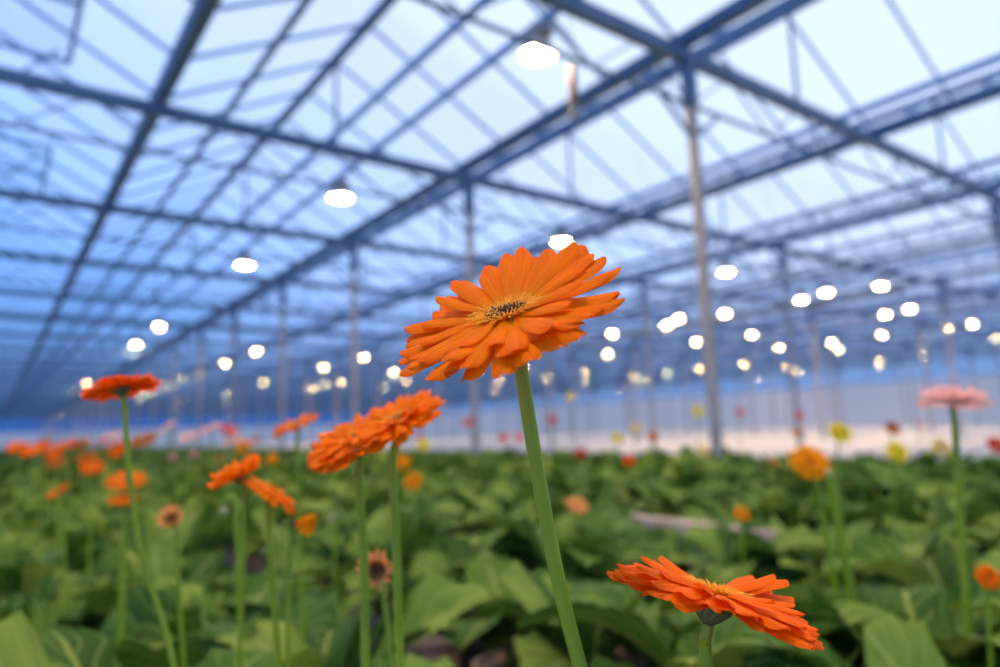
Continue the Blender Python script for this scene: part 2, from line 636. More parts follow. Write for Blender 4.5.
# lamp rails and a brace rail
rails = [3.05, 3.6, 7.75, 12.4, 17.2, 22.3, 28.1, 34.4]
rl = ['slim rail running beside the lamp rail of the first lamp row', 'slim rail that carries the first row of lamps', 'slim rail that carries the second row of lamps', 'slim rail that carries the third row of lamps']
for k, v in enumerate(rails):
    b = MB()
    zr = H - .05 if k else H - .02
    b.box((v - .02, UMIN, zr - .035), (v + .02, UMAX - .5, zr + .035))
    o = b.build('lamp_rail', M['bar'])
    tag(o, rl[k] if k < 4 else 'slim rail that carries one of the far rows of lamps', 'rail', None if k < 4 else 'far lamp rails')
b = MB()
v = G0 + 2 * BAY
b.box((v - .03, U0 + TR * .4, ZC + 2.05), (v + .03, U0 + TR * 4.2, ZC + 2.17))
tag(b.build('brace_rail', M['post']), 'pale horizontal rail joining the posts of the second row', 'rail')

# ------------------------------------------------------------------ lamps
LZ = ZC + 3.1
lamps = [  # (across, along) measured on the photograph's lamp rows
    (3.55, 4.1), (3.6, 8.3), (3.6, 12.6), (3.65, 20.8), (3.7, 25.0), (7.7, 8.5), (12.45, 8.6), (17.3, 12.1), (17.4, 7.7),
    (17.3, 9.7), (16.9, 8.8), (28.2, 10.3),
    (7.8, 25.6), (7.9, 30.3), (8.0, 35.0), (8.0, 39.2), (8.1, 43.7), (8.2, 48.7), (8.4, 54.3),
    (12.4, 26.3), (12.6, 31.1), (12.7, 40.2), (13.0, 45.4), (13.3, 50.7), (17.0, 32.4), (17.4, 40.0), (17.0, 41.7), (17.6, 45.0),
    (17.4, 47.1), (20.4, 37.3), (4.0, 42.2), (4.1, 47.1), (4.1, 51.6), (4.0, 55.4),
    (28.2, 9.5), (22.1, 9.0), (22.5, 9.9), (28.1, 12.6), (17.4, 14.4), (16.8, 13.4), (22.4, 17.1), (34.4, 26.2), (17.3, 16.7),
    (22.1, 21.7), (22.7, 14.8), (34.3, 23.0), (28.2, 17.1), (39.2, 23.5), (47.6, 30.6), (41.1, 16.4), (41.9, 19.0), (28.8, 15.0),
    (34.8, 28.9), (33.7, 30.8), (27.7, 29.2), (35.0, 36.8), (28.1, 19.7), (32.3, 16.5), (34.8, 10.9), (22.3, 28.0), (22.3, 32.3), (28.1, 38.0), (28.0, 33.0),
    (46.0, 21.0), (45.0, 26.0), (40.5, 30.0), (40.5, 36.0), (44, 42.0), (28.1, 46.0), (35.0, 48.0), (22.3, 44.0), (12.5, 60.0),
    (5.6, 76.0), (5.6, 82.0), (5.6, 88.0), (5.6, 94.0), (9.5, 74.0), (9.5, 82.0), (9.5, 90.0), (2.0, 92.0),
    # unseen lamps added on the row spacing to light the flowers
    (3.55, -0.15), (7.7, 0.0), (-0.6, 4.1), (-0.6, -0.15), (-0.6, 8.3),
]
llab = ['largest glowing lamp, hanging near the top edge above the orange flower', 'second glowing lamp along the first row, left of the long gutter',
        'third glowing lamp along the first row, further down the roof', 'fourth glowing lamp of the first row, above the small red-orange flower',
        'fifth glowing lamp of the first row, just below and left of its fourth', 'glowing lamp just above the largest orange flower',
        'upper of two glowing lamps right beside the nearest tall post', 'lower of two glowing lamps right beside the nearest tall post',
        'glowing lamp highest in the column of lamps above the pink flower', 'glowing lamp above the top of the pale lamp-lit post',
        'pale lamp close right of the one above the pale lamp-lit post', 'bright lamp above the pink flower, right of the lamp column']
lroot = None
for i, (v, u) in enumerate(lamps):
    if i < len(llab):
        lab, grp = llab[i], None
    elif i >= len(lamps) - 6:
        lab, grp = 'glowing round lamp added over the camera end of the bays', 'lamps over the camera end'
    elif v < 6 and u < 60:
        lab, grp = 'small glowing lamp at the far end of the first lamp row', 'far lamps of the first row'
    elif v < 10 and u < 60:
        lab, grp = 'small glowing lamp in the line of lamps of the second row', 'lamps of the second row'
    elif v < 16 and u < 62:
        lab, grp = 'small distant glowing lamp of the third row', 'lamps of the third row'
    elif u > 70:
        lab, grp = 'tiny lamp in the faint streak of lights near the far wall', 'lamps near the far wall'
    else:
        lab, grp = 'distant round lamp glowing as a soft disc over the white floor', 'distant lamps over the white floor'
    if lroot is None:
        lroot = thing('grow_lamp', (v, u, LZ), lab, 'lamp', grp)
        b = MB(); b.lathe([(.05, .13), (.07, .125), (.12, .09), (.140, .03), (.150, -.007), (.146, -.007), (.134, .022), (.105, .084), (.06, .115), (.05, .115)], 28)
        rfl = b.build('reflector', M['reflector'], lroot, True)
        b = MB(); b.lathe([(.132, .022), (.10, .006), (.06, .0), (.01, -.003)], 28)
        b.build('lamp_glass', M['lamp'], rfl, True)
        b = MB(); b.box((-.07, -.13, .13), (.07, .13, .22))
        b.build('ballast_housing', M['ballast'], lroot)
        b = MB(); b.tube([(0, 0, .22), (0, 0, .285)], .012)
        b.box((-.04, -.02, .26), (.04, .02, .285))
        b.build('hanger', M['steel'], lroot)
        o = lroot
    else:
        o = copy_tree(lroot)
        z = LZ
        if u > 70:
            z = ZC + 2.6
        o.location = (v, u, z)
        tag(o, lab, 'lamp')
        if grp:
            o['group'] = grp
        elif 'group' in o:
            del o['group']

# slim tubes hanging beside the first lamps
for (px, py0, py1, dep, lab) in ((572, 66, 122, 5.6, 'slim pale hanging tube with a brown middle, beside the largest lamp'),):
    p0, p1 = at(px, py0, dep), at(px, py1, dep)
    L = p0.z - p1.z
    root = thing('hanging_tube', (p0.x, p0.y, p1.z), lab, 'tube')
    b = MB(); b.tube([(0, 0, 0), (0, 0, L)], .033, 12)
    b.build('tube', M['tubewhite'], root)
    b = MB(); b.tube([(0, 0, L * .3), (0, 0, L * .72)], .036, 12)
    b.build('sleeve', M['tubebrown'], root)
    b = MB(); b.tube([(0, 0, L), (0, 0, H - .1 - p1.z)], .004, 6)
    b.build('wire', M['steel'], root)

# opened roof vents in the bay at upper left
for (u0, lab) in ((6.4, 'nearest open roof vent sash at the upper left'), (12.0, 'open roof vent sash further down at the upper left')):
    mid = (gut[1] + gut[2]) / 2
    root = thing('roof_vent', (mid, u0, H + RISE), lab, 'roof vent')
    wv, Lv = 1.15, 2.7
    ang = math.radians(-2)
    ex_, ez_ = wv * math.cos(ang), wv * math.sin(ang)
    b = MB()
    for (p, q) in (((0, 0, .05), (0, Lv, .05)), ((ex_, 0, ez_ + .05), (ex_, Lv, ez_ + .05)), ((0, 0, .05), (ex_, 0, ez_ + .05)), ((0, Lv, .05), (ex_, Lv, ez_ + .05)), ((0, Lv / 2, .05), (ex_, Lv / 2, ez_ + .05))):
        b.bar(p, q, .05)
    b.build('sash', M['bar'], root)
    b = MB()
    b.v += [(0, 0, .05), (ex_, 0, ez_ + .05), (ex_, Lv, ez_ + .05), (0, Lv, .05)]
    b.face((0, 1, 2, 3))
    b.build('pane', M['glass'], root)
    for yy in (.3, Lv - .3):
        b = MB(); b.tube([(ex_ * .9, yy, ez_ + .03), (.55, yy, -.55)], .016, 8)
        b.build('stay_arm', M['steel'], root)

# ------------------------------------------------------------------ foliage
def leaf(mb, rng, base, az, L, W, e0, e1, ni=11, nj=7, lobes=4.5, roll=0.0):
    """one gerbera leaf: petiole, then a blade with rounded lobes, arching outward"""
    P, UV = [], []
    x = y = 0.0
    e = e0
    pos = []
    for i in range(ni):
        s = i / (ni - 1)
        pos.append((x, y, e))
        e = e0 + (e1 - e0) * (s ** 1.3)
        x += math.cos(e) * L / (ni - 1)
        y += math.sin(e) * L / (ni - 1)
    ph = rng.uniform(0, 6.28)
    ph2 = rng.uniform(0, 6.28)
    bend = rng.uniform(-.35, .35)
    fold = rng.uniform(.05, .45)
    ca, sa = math.cos(az), math.sin(az)
    for i in range(ni):
        s = i / (ni - 1)
        r, z, e = pos[i]
        if s < .28:
            hw = .045 + .05 * s
        else:
            q = (s - .28) / .72
            hw = (math.sin(PI * min(1, q ** .8 * .97 + .03)) ** .6) * (.62 + .5 * q)
            hw *= 1 + .22 * math.sin(q * lobes * 2 * PI + ph)
        hw = max(hw, .02) * W
        row, ru = [], []
        for j in range(nj):
            tt = j / (nj - 1) * 2 - 1
            lat = tt * hw * math.cos(fold * abs(tt))
            up = abs(tt) * hw * math.sin(fold) + .10 * W * math.sin(s * 11 + ph2 + tt * 1.7) * abs(tt) * (s > .25)
            lx = r - math.sin(e) * up
            lz = z + math.cos(e) * up + tt * hw * math.sin(roll)
            ly = lat + bend * L * .5 * s * s
            row.append((base[0] + lx * ca - ly * sa, base[1] + lx * sa + ly * ca, base[2] + lz))
            ru.append((s, tt * .5 + .5))
        P.append(row)
        UV.append(ru)
    mb.grid(P, UV)


def foliage_mesh(seed, n=12, ni=12, nj=7):
    rng = random.Random(seed)
    mb = MB()
    for i in range(n):
        inner = i / n
        az = i * 2.399 + rng.uniform(-.3, .3)
        L = rng.uniform(.27, .40) * (1.0 - .22 * inner)
        W = rng.uniform(.068, .102) * (1 - .2 * inner)
        e0 = math.radians(rng.uniform(52, 66) + 20 * inner)
        e1 = math.radians(rng.uniform(-80, -15) + 45 * inner)
        leaf(mb, rng, (.012 * math.cos(az), .012 * math.sin(az), 0), az, L, W, e0, e1, ni, nj, rng.uniform(3.2, 5.0), rng.uniform(-.75, .75))
    return mb.mesh('foliage', M['leafmat'], True)


fol = [foliage_mesh(100 + i) for i in range(7)]
pm = MB(); pm.lathe([(.062, 0), (.066, .0), (.084, .13), (.092, .13), (.092, .15), (.084, .15), (.080, .135)], 18)
pot_me = pm.mesh('pot', M['pot'], False)
sm_ = MB(); sm_.lathe([(.081, .118), (.080, .132), (.05, .137), (.01, .139)], 14)
sub_me = sm_.mesh('substrate', M['soil'], True)

rows = []
x = 0.13
while x < 6.1:
    rows += [x, x + .31]
    x += .86
rows = [r for r in rows if r < 6.15]
cells = []
rg = random.Random(5)
for ri, rv in enumerate(rows):
    u = -0.5 + (ri % 2) * .15
    while u < 62:
        v_, u_ = rv + rg.uniform(-.03, .03), u + rg.uniform(-.04, .04)
        u += .31 if u < 30 else .5
        d = math.hypot(v_, u_)
        az = math.degrees(math.atan2(v_, u_))
        if d < .52 or az > 100:
            continue
        if any(abs(v_ - G0) < .16 and abs(u_ - U0 - TR * k) < .16 for k in range(17)):
            continue
        cells.append((d, v_, u_, az))
cells.sort()
near = [c for c in cells if -6 < c[3] < 84][:300]
nearset = set(near)
proto_plant = None
for i, (d, v_, u_, az) in enumerate(near):
    sc = rg.uniform(.9, 1.14)
    if proto_plant is None:
        proto_plant = thing('gerbera_plant', (v_, u_, 0), 'leafy green gerbera plant in a beige pot, one of those packed in the bed', 'plant', 'gerbera plants packed in the bed')
        pt_ = link('pot', pot_me, proto_plant)
        link('substrate', sub_me, pt_)
        link('foliage', fol[0], proto_plant, (0, 0, .135))
        o = proto_plant
    else:
        o = copy_tree(proto_plant)
        o.location = (v_, u_, 0)
        for ch in o.children:
            if ch.name.startswith('foliage'):
                ch.data = fol[i % 7]
                ch.scale = (sc, sc, sc * rg.uniform(.78, 1.22))
                ch.rotation_euler = (rg.uniform(-.08, .08), rg.uniform(-.08, .08), rg.uniform(0, 6.28))
# the rest of the crop, nobody could count it: one object
far = [c for c in cells if c not in nearset and c[0] > 1.0 and -3 < c[3] < 88]
simple = []
for s_ in range(3):
    rng = random.Random(900 + s_)
    mb = MB()
    for i in range(13):
        inner = i / 13
        az_ = i * 2.399 + rng.uniform(-.3, .3)
        leaf(mb, rng, (0, 0, 0), az_, rng.uniform(.29, .40) * (1 - .2 * inner), rng.uniform(.06, .085), math.radians(rng.uniform(55, 68) + 18 * inner), math.radians(rng.uniform(-50, -15) + 40 * inner), 7, 3)
    simple.append((np.array(mb.v), np.array(mb.f), np.array([mb.uv[k] for k in range(len(mb.v))])))
VV, FF, UVs, off = [], [], [], 0
for i, (d, v_, u_, az) in enumerate(far):
    V, F_, Uv = simple[i % 3]
    a = rg.uniform(0, 6.28); s_ = rg.uniform(.95, 1.15)
    ca, sa = math.cos(a) * s_, math.sin(a) * s_
    W_ = np.stack([V[:, 0] * ca - V[:, 1] * sa + v_, V[:, 0] * sa + V[:, 1] * ca + u_, V[:, 2] * s_ + .135], 1)
    VV.append(W_); FF.append(F_ + off); UVs.append(Uv); off += len(V)
VV = np.concatenate(VV); FF = np.concatenate(FF); UVs = np.concatenate(UVs)
me = bpy.data.meshes.new('crop_foliage')
me.vertices.add(len(VV)); me.vertices.foreach_set('co', VV.astype(np.float32).ravel())
me.loops.add(FF.size); me.loops.foreach_set('vertex_index', FF.astype(np.int32).ravel())
me.polygons.add(len(FF)); me.polygons.foreach_set('loop_start', np.arange(0, FF.size, 4, dtype=np.int32))
me.polygons.foreach_set('use_smooth', np.ones(len(FF), dtype=bool))
me.materials.append(M['leafmat'])
me.update(calc_edges=True)
lay = me.uv_layers.new(name='UVMap')
lay.data.foreach_set('uv', UVs[FF.ravel()].astype(np.float32).ravel())
tag(link('crop_foliage', me), 'dense green gerbera foliage stretching away down the far bed', 'foliage', None, 'stuff')


# ------------------------------------------------------------------ flowers
def petal_mesh(seed, mat, width=.12, ni=13, nj=7, curl=.0, droop=.18):
    """unit-length ray petal along +X"""
    rng = random.Random(seed)
    mb = MB()
    P, UV = [], []
    sk = rng.uniform(-.06, .06)
    tw = rng.uniform(-.2, .2)
    notch = rng.uniform(.0, .035)
    wv = rng.uniform(0, 6.28)
    for i in range(ni):
        s = (i / (ni - 1)) ** .65
        if s < .70:
            q = s / .70
            hw = .42 + .58 * (q * q * (3 - 2 * q))
        else:
            hw = max(0, 1 - ((s - .70) / .308) ** 3.0) ** .5
        hw *= width
        row, ru = [], []
        for j in range(nj):
            tt = j / (nj - 1) * 2 - 1
            xx = s - notch * math.cos(tt * 2 * PI) * .5 * (s > .9)
            yy = tt * hw + sk * s * s
            zz = .16 * s * 0 - droop * s * s + curl * max(0, s - .6) ** 2 * 3
            zz += -.45 * hw * tt * tt + .055 * width * math.cos(tt * 3 * PI) * (s > .08) + .014 * math.sin(s * 7 + wv)
            zz += tw * tt * hw * s
            row.append((xx, yy, zz))
            ru.append((s, tt * .5 + .5))
        P.append(row); UV.append(ru)
    mb.grid(P, UV)
    return mb.mesh('petal', mat, True)


def calyx_mesh(long=False):
    mb = MB()
    d = 1.55 if long else 1.0
    prof = [(.035, -.30 * d), (.05, -.27 * d), (.11, -.22 * d), (.175, -.14 * d), (.20, -.06 * d), (.195, .0), (.15, .01)]
    mb.lathe(prof, 26, lambda i, j: 1 + (.09 if (i + j) % 2 else -.02) * (1 <= i <= 5))
    for k in range(18):   # bract tips
        a = 2 * PI * k / 18
        ca, sa = math.cos(a), math.sin(a)
        n = len(mb.v)
        for (r, tt, z) in ((.19, -.035, -.09 * d), (.19, .035, -.09 * d), (.245, 0, .035)):
            mb.v.append((r * ca - tt * sa, r * sa + tt * ca, z))
        mb.face((n, n + 1, n + 2))
    return mb.mesh('calyx', M['calyx'], False)


def disc_mesh(kind):
    rng = random.Random(3)
    mb = MB()
    dark = {'dark': 0, 'tan': 0}[kind]
    mb.lathe([(.17, -.01), (.165, .02), (.13, .035), (.07, .04), (.01, .035)], 20)
    k = 0
    for i in range(95):
        r = .165 * math.sqrt((i + .5) / 95)
        a = i * 2.39996
        c = Vector((r * math.cos(a), r * math.sin(a), .03))
        h = rng.uniform(.035, .06) * (1.25 if r > .12 else 1)
        d = Vector((math.cos(a) * .35 * r / .165, math.sin(a) * .35 * r / .165, 1))
        mb.mi = 0
        mb.tube([c, c + d * h * .7], [.009, .008], 5)
        mb.mi = 1 if (r > .07 and rng.random() < .75) else 0
        mb.tube([c + d * h * .7, c + d * h], [.009, .003], 5)
    mb.mi = 0
    return mb.mesh('flower_centre', [M['disc'] if kind == 'dark' else M['disctan'], M['discpale']], False)


def floret_mesh(mat, n=64, L=.18, el=50):
    rng = random.Random(8)
    mb = MB()
    for ring in range(2):
        for k in range(n):
            a = 2 * PI * (k + .5 * ring) / n + rng.uniform(-.03, .03)
            ca, sa = math.cos(a), math.sin(a)
            l = L * rng.uniform(.8, 1.2) * (1 - .3 * ring)
            e = math.radians(el + 18 * ring + rng.uniform(-9, 9))
            P, UV = [], []
            for i in range(4):
                s = i / 3
                r = .165 - .012 * ring + l * s * math.cos(e - .6 * s)
                z = .02 + l * s * math.sin(e - .5 * s)
                hw = .011 * (1 - .75 * s * s)
                P.append([(r * ca - q * hw * sa, r * sa + q * hw * ca, z - abs(q) * .004) for q in (-1, 0, 1)])
                UV.append([(s, q * .5 + .5) for q in (-1, 0, 1)])
            mb.grid(P, UV)
    return mb.mesh('inner_florets', mat, True)


CAL, CAL_L = calyx_mesh(), calyx_mesh(True)
DISC = {k: disc_mesh(k) for k in ('dark', 'tan')}
FLO = {}


def florets(matname):
    if matname not in FLO:
        FLO[matname] = floret_mesh(M[matname])
    return FLO[matname]


PET = {}


def petal(matname, i, droop, width):
    key = (matname, i, droop, width)
    if key not in PET:
        PET[key] = petal_mesh(sum(map(ord, matname)) + i * 17, M[matname], width, droop=droop)
    return PET[key]


def rot_axis_up(n, spin=0.0):
    """quaternion whose local Z is n"""
    n = n.normalized()
    q = Vector((0, 0, 1)).rotation_difference(n)
    return q @ Quaternion((0, 0, 1), spin)


def cam_vec(x, y, tw):
    return RT * x + UP * y - FW * tw


def spline(pts, n=6):
    P = [pts[0]] + list(pts) + [pts[-1]]
    out = []
    for i in range(1, len(P) - 2):
        a, b_, c, d = P[i - 1], P[i], P[i + 1], P[i + 2]
        for k in range(n):
            s = k / n
            out.append(.5 * ((2 * b_) + (c - a) * s + (2 * a - 5 * b_ + 4 * c - d) * s * s + (3 * b_ - a - 3 * c + d) * s ** 3))
    out.append(P[-2])
    return out


LAYERS_FULL = [  # (number, length, inner radius, elevation deg, width, droop, jitter)
    (26, .86, .14, 3, .144, .08, 4),
    (24, .82, .14, 9, .138, .10, 5),
    (15, .66, .13, 15, .130, .12, 7),
]
FULLER = [(23, .88, .14, -2, .15, .08, 4), (21, .84, .14, 8, .145, .1, 4), (17, .74, .13, 19, .14, .12, 5), (11, .52, .12, 32, .14, .1, 6)]
SHARED = {}


def shared_petals(style, col, seed):
    """all petals of a small blurred flower as one mesh"""
    key = (style, col, seed % 3)
    if key in SHARED:
        return SHARED[key]
    rng = random.Random(seed)
    mb = MB()
    lay = {'open': [(24, .86, .14, 6, .13, .12, 6), (18, .72, .13, 18, .125, .12, 8)],
           'double': [(24, .86, .14, 4, .13, .16, 6), (22, .74, .13, 24, .13, .12, 8), (18, .55, .12, 42, .13, .1, 8), (12, .38, .08, 62, .13, .1, 8)],
           'closed': [(18, .95, .16, 74, .14, .12, 5), (14, .9, .12, 80, .14, .05, 4)],
           'droopy': [(24, .86, .14, -14, .13, .25, 8), (18, .72, .13, -4, .125, .25, 10)],
           'spent': [(26, .62, .3, 58, .10, .05, 14), (20, .5, .26, 68, .09, .05, 12)]}[style]
    for (n, L, r0, el, wd, dr, jit) in lay:
        for k in range(n):
            a = 2 * PI * k / n + rng.uniform(-.08, .08)
            pme = petal(col, rng.randrange(4), dr, wd)
            m = Matrix.Rotation(a, 4, 'Z') @ Matrix.Translation((r0, 0, .0)) @ Matrix.Rotation(-math.radians(el + rng.uniform(-jit, jit)), 4, 'Y') @ Matrix.Rotation(rng.uniform(-.25, .25), 4, 'X') @ Matrix.Scale(L * rng.uniform(.9, 1.05), 4)
            n0 = len(mb.v)
            ul = pme.uv_layers[0].data
            for vv in pme.vertices:
                mb.v.append(tuple(m @ vv.co))
            for p in pme.polygons:
                mb.face([n0 + q for q in p.vertices])
                for li in p.loop_indices:
                    mb.uv[n0 + pme.loops[li].vertex_index] = tuple(ul[li].uv)
    SHARED[key] = mb.mesh('petals', M[col], True)
    return SHARED[key]


def flower(label, head, depth, wpx, n, stem_px, col, style='open', group=None, seed=1, individual=None, stem_w=None, inner='floret', disc='dark', lenf=None, liftf=None, layers=None, calyx=True, cat='flower', stem_top=None, extra_base=None):
    """head: pixel of the head's centre; wpx: its long axis in pixels; n: head axis in camera right/up/toward; stem_px: pixels down the stem"""
    rng = random.Random(seed)
    c = at(head[0], head[1], depth)
    R = wpx / 2 / FPX * depth          # head radius in metres
    nv = cam_vec(*n).normalized()
    # stem
    sb = c - nv * (R * (.46 if calyx == 'long' else .28))
    pts = [sb, sb - nv * R * .12]
    for q in stem_px:
        pts.append(at(q[0], q[1], q[2] if len(q) > 2 else depth))
    last = pts[-1]
    if last.z > .03:
        prev = pts[-2]
        d = (last - prev)
        k = min(.6, (last.z - .01))
        side = Vector((d.x, d.y, 0))
        side = side * (k / max(.02, abs(d.z)))
        if side.length > .12:
            side = side.normalized() * .12
        foot = Vector((last.x, last.y, .004)) + side
        step = max(.03, (last - prev).length)
        m_ = int(min(8, (foot - last).length / step))
        for i_ in range(1, m_ + 1):
            pts.append(last.lerp(foot, i_ / (m_ + 1)))
        pts.append(foot)
    base = pts[-1].copy()
    root = thing('gerbera_flower', base, label, cat, group)
    sw = (stem_w or max(.0022, R * .07))
    P = [p - base for p in spline(pts, 7)]
    mb = MB()
    K = len(P)
    rad = [sw * (1.0 + .22 * (i / (K - 1))) for i in range(K)]
    rad[0] *= 1.25
    mb.tube(P, rad, 10)
    mb.build('stem', M['stem'], root, True)
    q = rot_axis_up(nv, rng.uniform(0, 6.28) if individual is None else 0)
    loc = c - base
    if individual:
        # local frame: azimuth measured from the camera's right
        zx = nv
        xx = (RT - zx * RT.dot(zx)).normalized()
        yy = zx.cross(xx)
        q = Matrix((xx, yy, zx)).transposed().to_quaternion()
    hd = bpy.data.objects.new('flower_head', None)
    COL.objects.link(hd)
    hd.empty_display_size = .02
    hd.parent = root
    hd.location = loc
    hd.rotation_mode = 'QUATERNION'
    hd.rotation_quaternion = q
    if calyx:
        link('calyx', CAL_L if calyx == 'long' else CAL, hd, None, None, R)
    if individual:
        for li, (cnt, L, r0, el, wd, dr, jit) in enumerate(layers or LAYERS_FULL):
            for k in range(cnt):
                a = 2 * PI * (k + .5 * (li % 2)) / cnt + rng.uniform(-.07, .07)
                l = L * rng.uniform(.93, 1.04) * (lenf(a, li) if lenf else 1)
                e = el + rng.uniform(-jit, jit) + (liftf(a, li) if liftf else 0)
                lq = Quaternion((0, 0, 1), a) @ Quaternion((0, 1, 0), -math.radians(e)) @ Quaternion((1, 0, 0), rng.uniform(-.16, .16))
                pl = Vector((r0 * math.cos(a), r0 * math.sin(a), .012 * li + rng.uniform(-.01, .01))) * R
                link('petal', petal(col, rng.randrange(6), dr, wd), hd, pl, lq, R * l)
    else:
        link('petals', shared_petals(style, col, seed), hd, None, None, R)
    if disc:
        link('flower_centre', DISC[disc], hd, None, None, R * (2.2 if style == 'spent' else 1))
    if inner and style in ('open', 'double', 'droopy'):
        link('inner_florets', florets(inner), hd, None, None, R)
    return root


# --- the hero
def hero_len(a, li):
    d = math.degrees(a) % 360
    f = 1.0
    if 200 < d < 330:       # petals that come towards the viewer
        f *= .93
    return f


def hero_lift(a, li):
    return 19 * max(0, math.cos(a - 1.25)) ** .8 - 7 * max(0, math.cos(a - 4.6)) + 3 * math.cos(a)


flower('large bright orange gerbera in full bloom, highest and sharpest flower, on a thick green stem', (508, 316), .345, 238, (-.30, .92, .27),
       [(519, 352), (533, 445), (556, 570), (580, 667), (588, 700)], 'orange', individual=True, seed=21, stem_w=.0036, lenf=hero_len, liftf=hero_lift)


def f2_len(a, li):
    d = math.degrees(a) % 360
    if 70 < d < 115:
        return .45
    if 250 < d < 290:
        return .8
    return 1.0


def f2_lift(a, li):
    d = math.degrees(a) % 360
    if 15 < d < 65:
        return 14
    if d < 15 or d > 300:
        return -7
    if 120 < d < 240:
        return -2
    return -4


flower('red-orange gerbera seen edge-on, low in front at the bottom right', (714, 595), .36, 208, (.27, .95, -.20),
       [(705, 640), (706, 667), (707, 690)], 'redorange', individual=True, seed=5, stem_w=.0032, disc=None, lenf=f2_len, liftf=f2_lift)
flower('orange gerbera on the upper right of the overlapping pair left of the largest bloom', (396, 420), .56, 102, (-.42, .85, .22),
       [(393, 455), (396, 540), (400, 667)], 'orange', individual=True, seed=7, stem_w=.0034, disc='tan', layers=FULLER)
flower('orange gerbera on the lower left of the overlapping pair left of the largest bloom', (353, 439), .60, 104, (-.42, .85, .22),
       [(359, 480), (364, 560), (365, 640)], 'orange', individual=True, seed=8, stem_w=.0036, disc='tan', layers=FULLER)
flower('small red-orange gerbera seen from below on a tall lone stem at the left', (121, 388), .64, 73, (-.30, .93, -.20),
       [(125, 415), (130, 480), (143, 560), (165, 628)], 'redorange', individual=True, seed=9, stem_w=.0026)
flower('orange gerbera with raised rim, beside the drooping orange bloom at left', (239, 477), .70, 58, (-.42, .88, .12),
       [(245, 505), (243, 570), (240, 645)], 'orange', individual=True, seed=10, stem_w=.0028,
       layers=[(24, .90, .14, 24, .15, .10, 8), (18, .84, .13, 38, .145, .12, 9)])
flower('drooping orange gerbera seen from behind, between the rimmed one and the bud', (274, 489), .70, 64, (.50, .82, -.28),
       [(268, 515), (272, 580), (277, 642)], 'orange', individual=True, seed=11, stem_w=.0028,
       layers=[(24, .86, .14, -8, .13, .22, 6), (18, .74, .13, 2, .125, .2, 8)])
flower('half-open orange bud nodding on a curved stem beside the drooping bloom', (296, 524), .70, 40, (.97, -.05, .15),
       [(291, 533), (289, 560), (288, 640)], 'amber', 'closed', seed=12, stem_w=.0026, calyx='long', disc=None, cat='bud')
flower('spent peach flower head with a dark centre on a short stem below the overlapping pair', (377, 571), .66, 54, (.05, .45, .90),
       [(383, 592), (388, 630), (391, 667)], 'peach', 'spent', seed=13, stem_w=.0026, cat='flower head')
flower('small rusty flower head with a dark centre, standing alone in the leaves at left', (172, 520), .95, 38, (.05, .65, .75),
       [(176, 545), (178, 575)], 'peach', 'spent', seed=14, stem_w=.0026, cat='flower head')
flower('pale green hooked bud bending over behind the rimmed orange bloom', (226, 506), .95, 14, (-.3, -.8, .1),
       [(229, 497), (235, 500), (237, 530), (238, 560)], 'cream', 'closed', seed=15, stem_w=.0032, calyx='long', disc=None, cat='bud')
flower('orange gerbera tilted up to the right, behind the overlapping pair', (295, 425), 1.03, 52, (-.36, .90, .14),
       [(297, 445), (298, 480), (299, 520)], 'orange', 'open', seed=16)

# a pale rail of the growing rack showing between the leaves
pa, pb = [at(x_, y_, (ZC - .31) / -(at(x_, y_, 1.0) - CAM).z) for x_, y_ in ((606, 518), (792, 541))]
b = MB(); b.bar(pa, pb, .05, .045)
for q in (.1, .9):
    m_ = pa.lerp(pb, q)
    b.bar((m_.x, m_.y, 0), (m_.x, m_.y, m_.z - .02), .03)
tag(b.build('rack_rail', M['pot']), 'pale pinkish rack rail showing between the leaves behind the edge-on red-orange flower', 'rail')

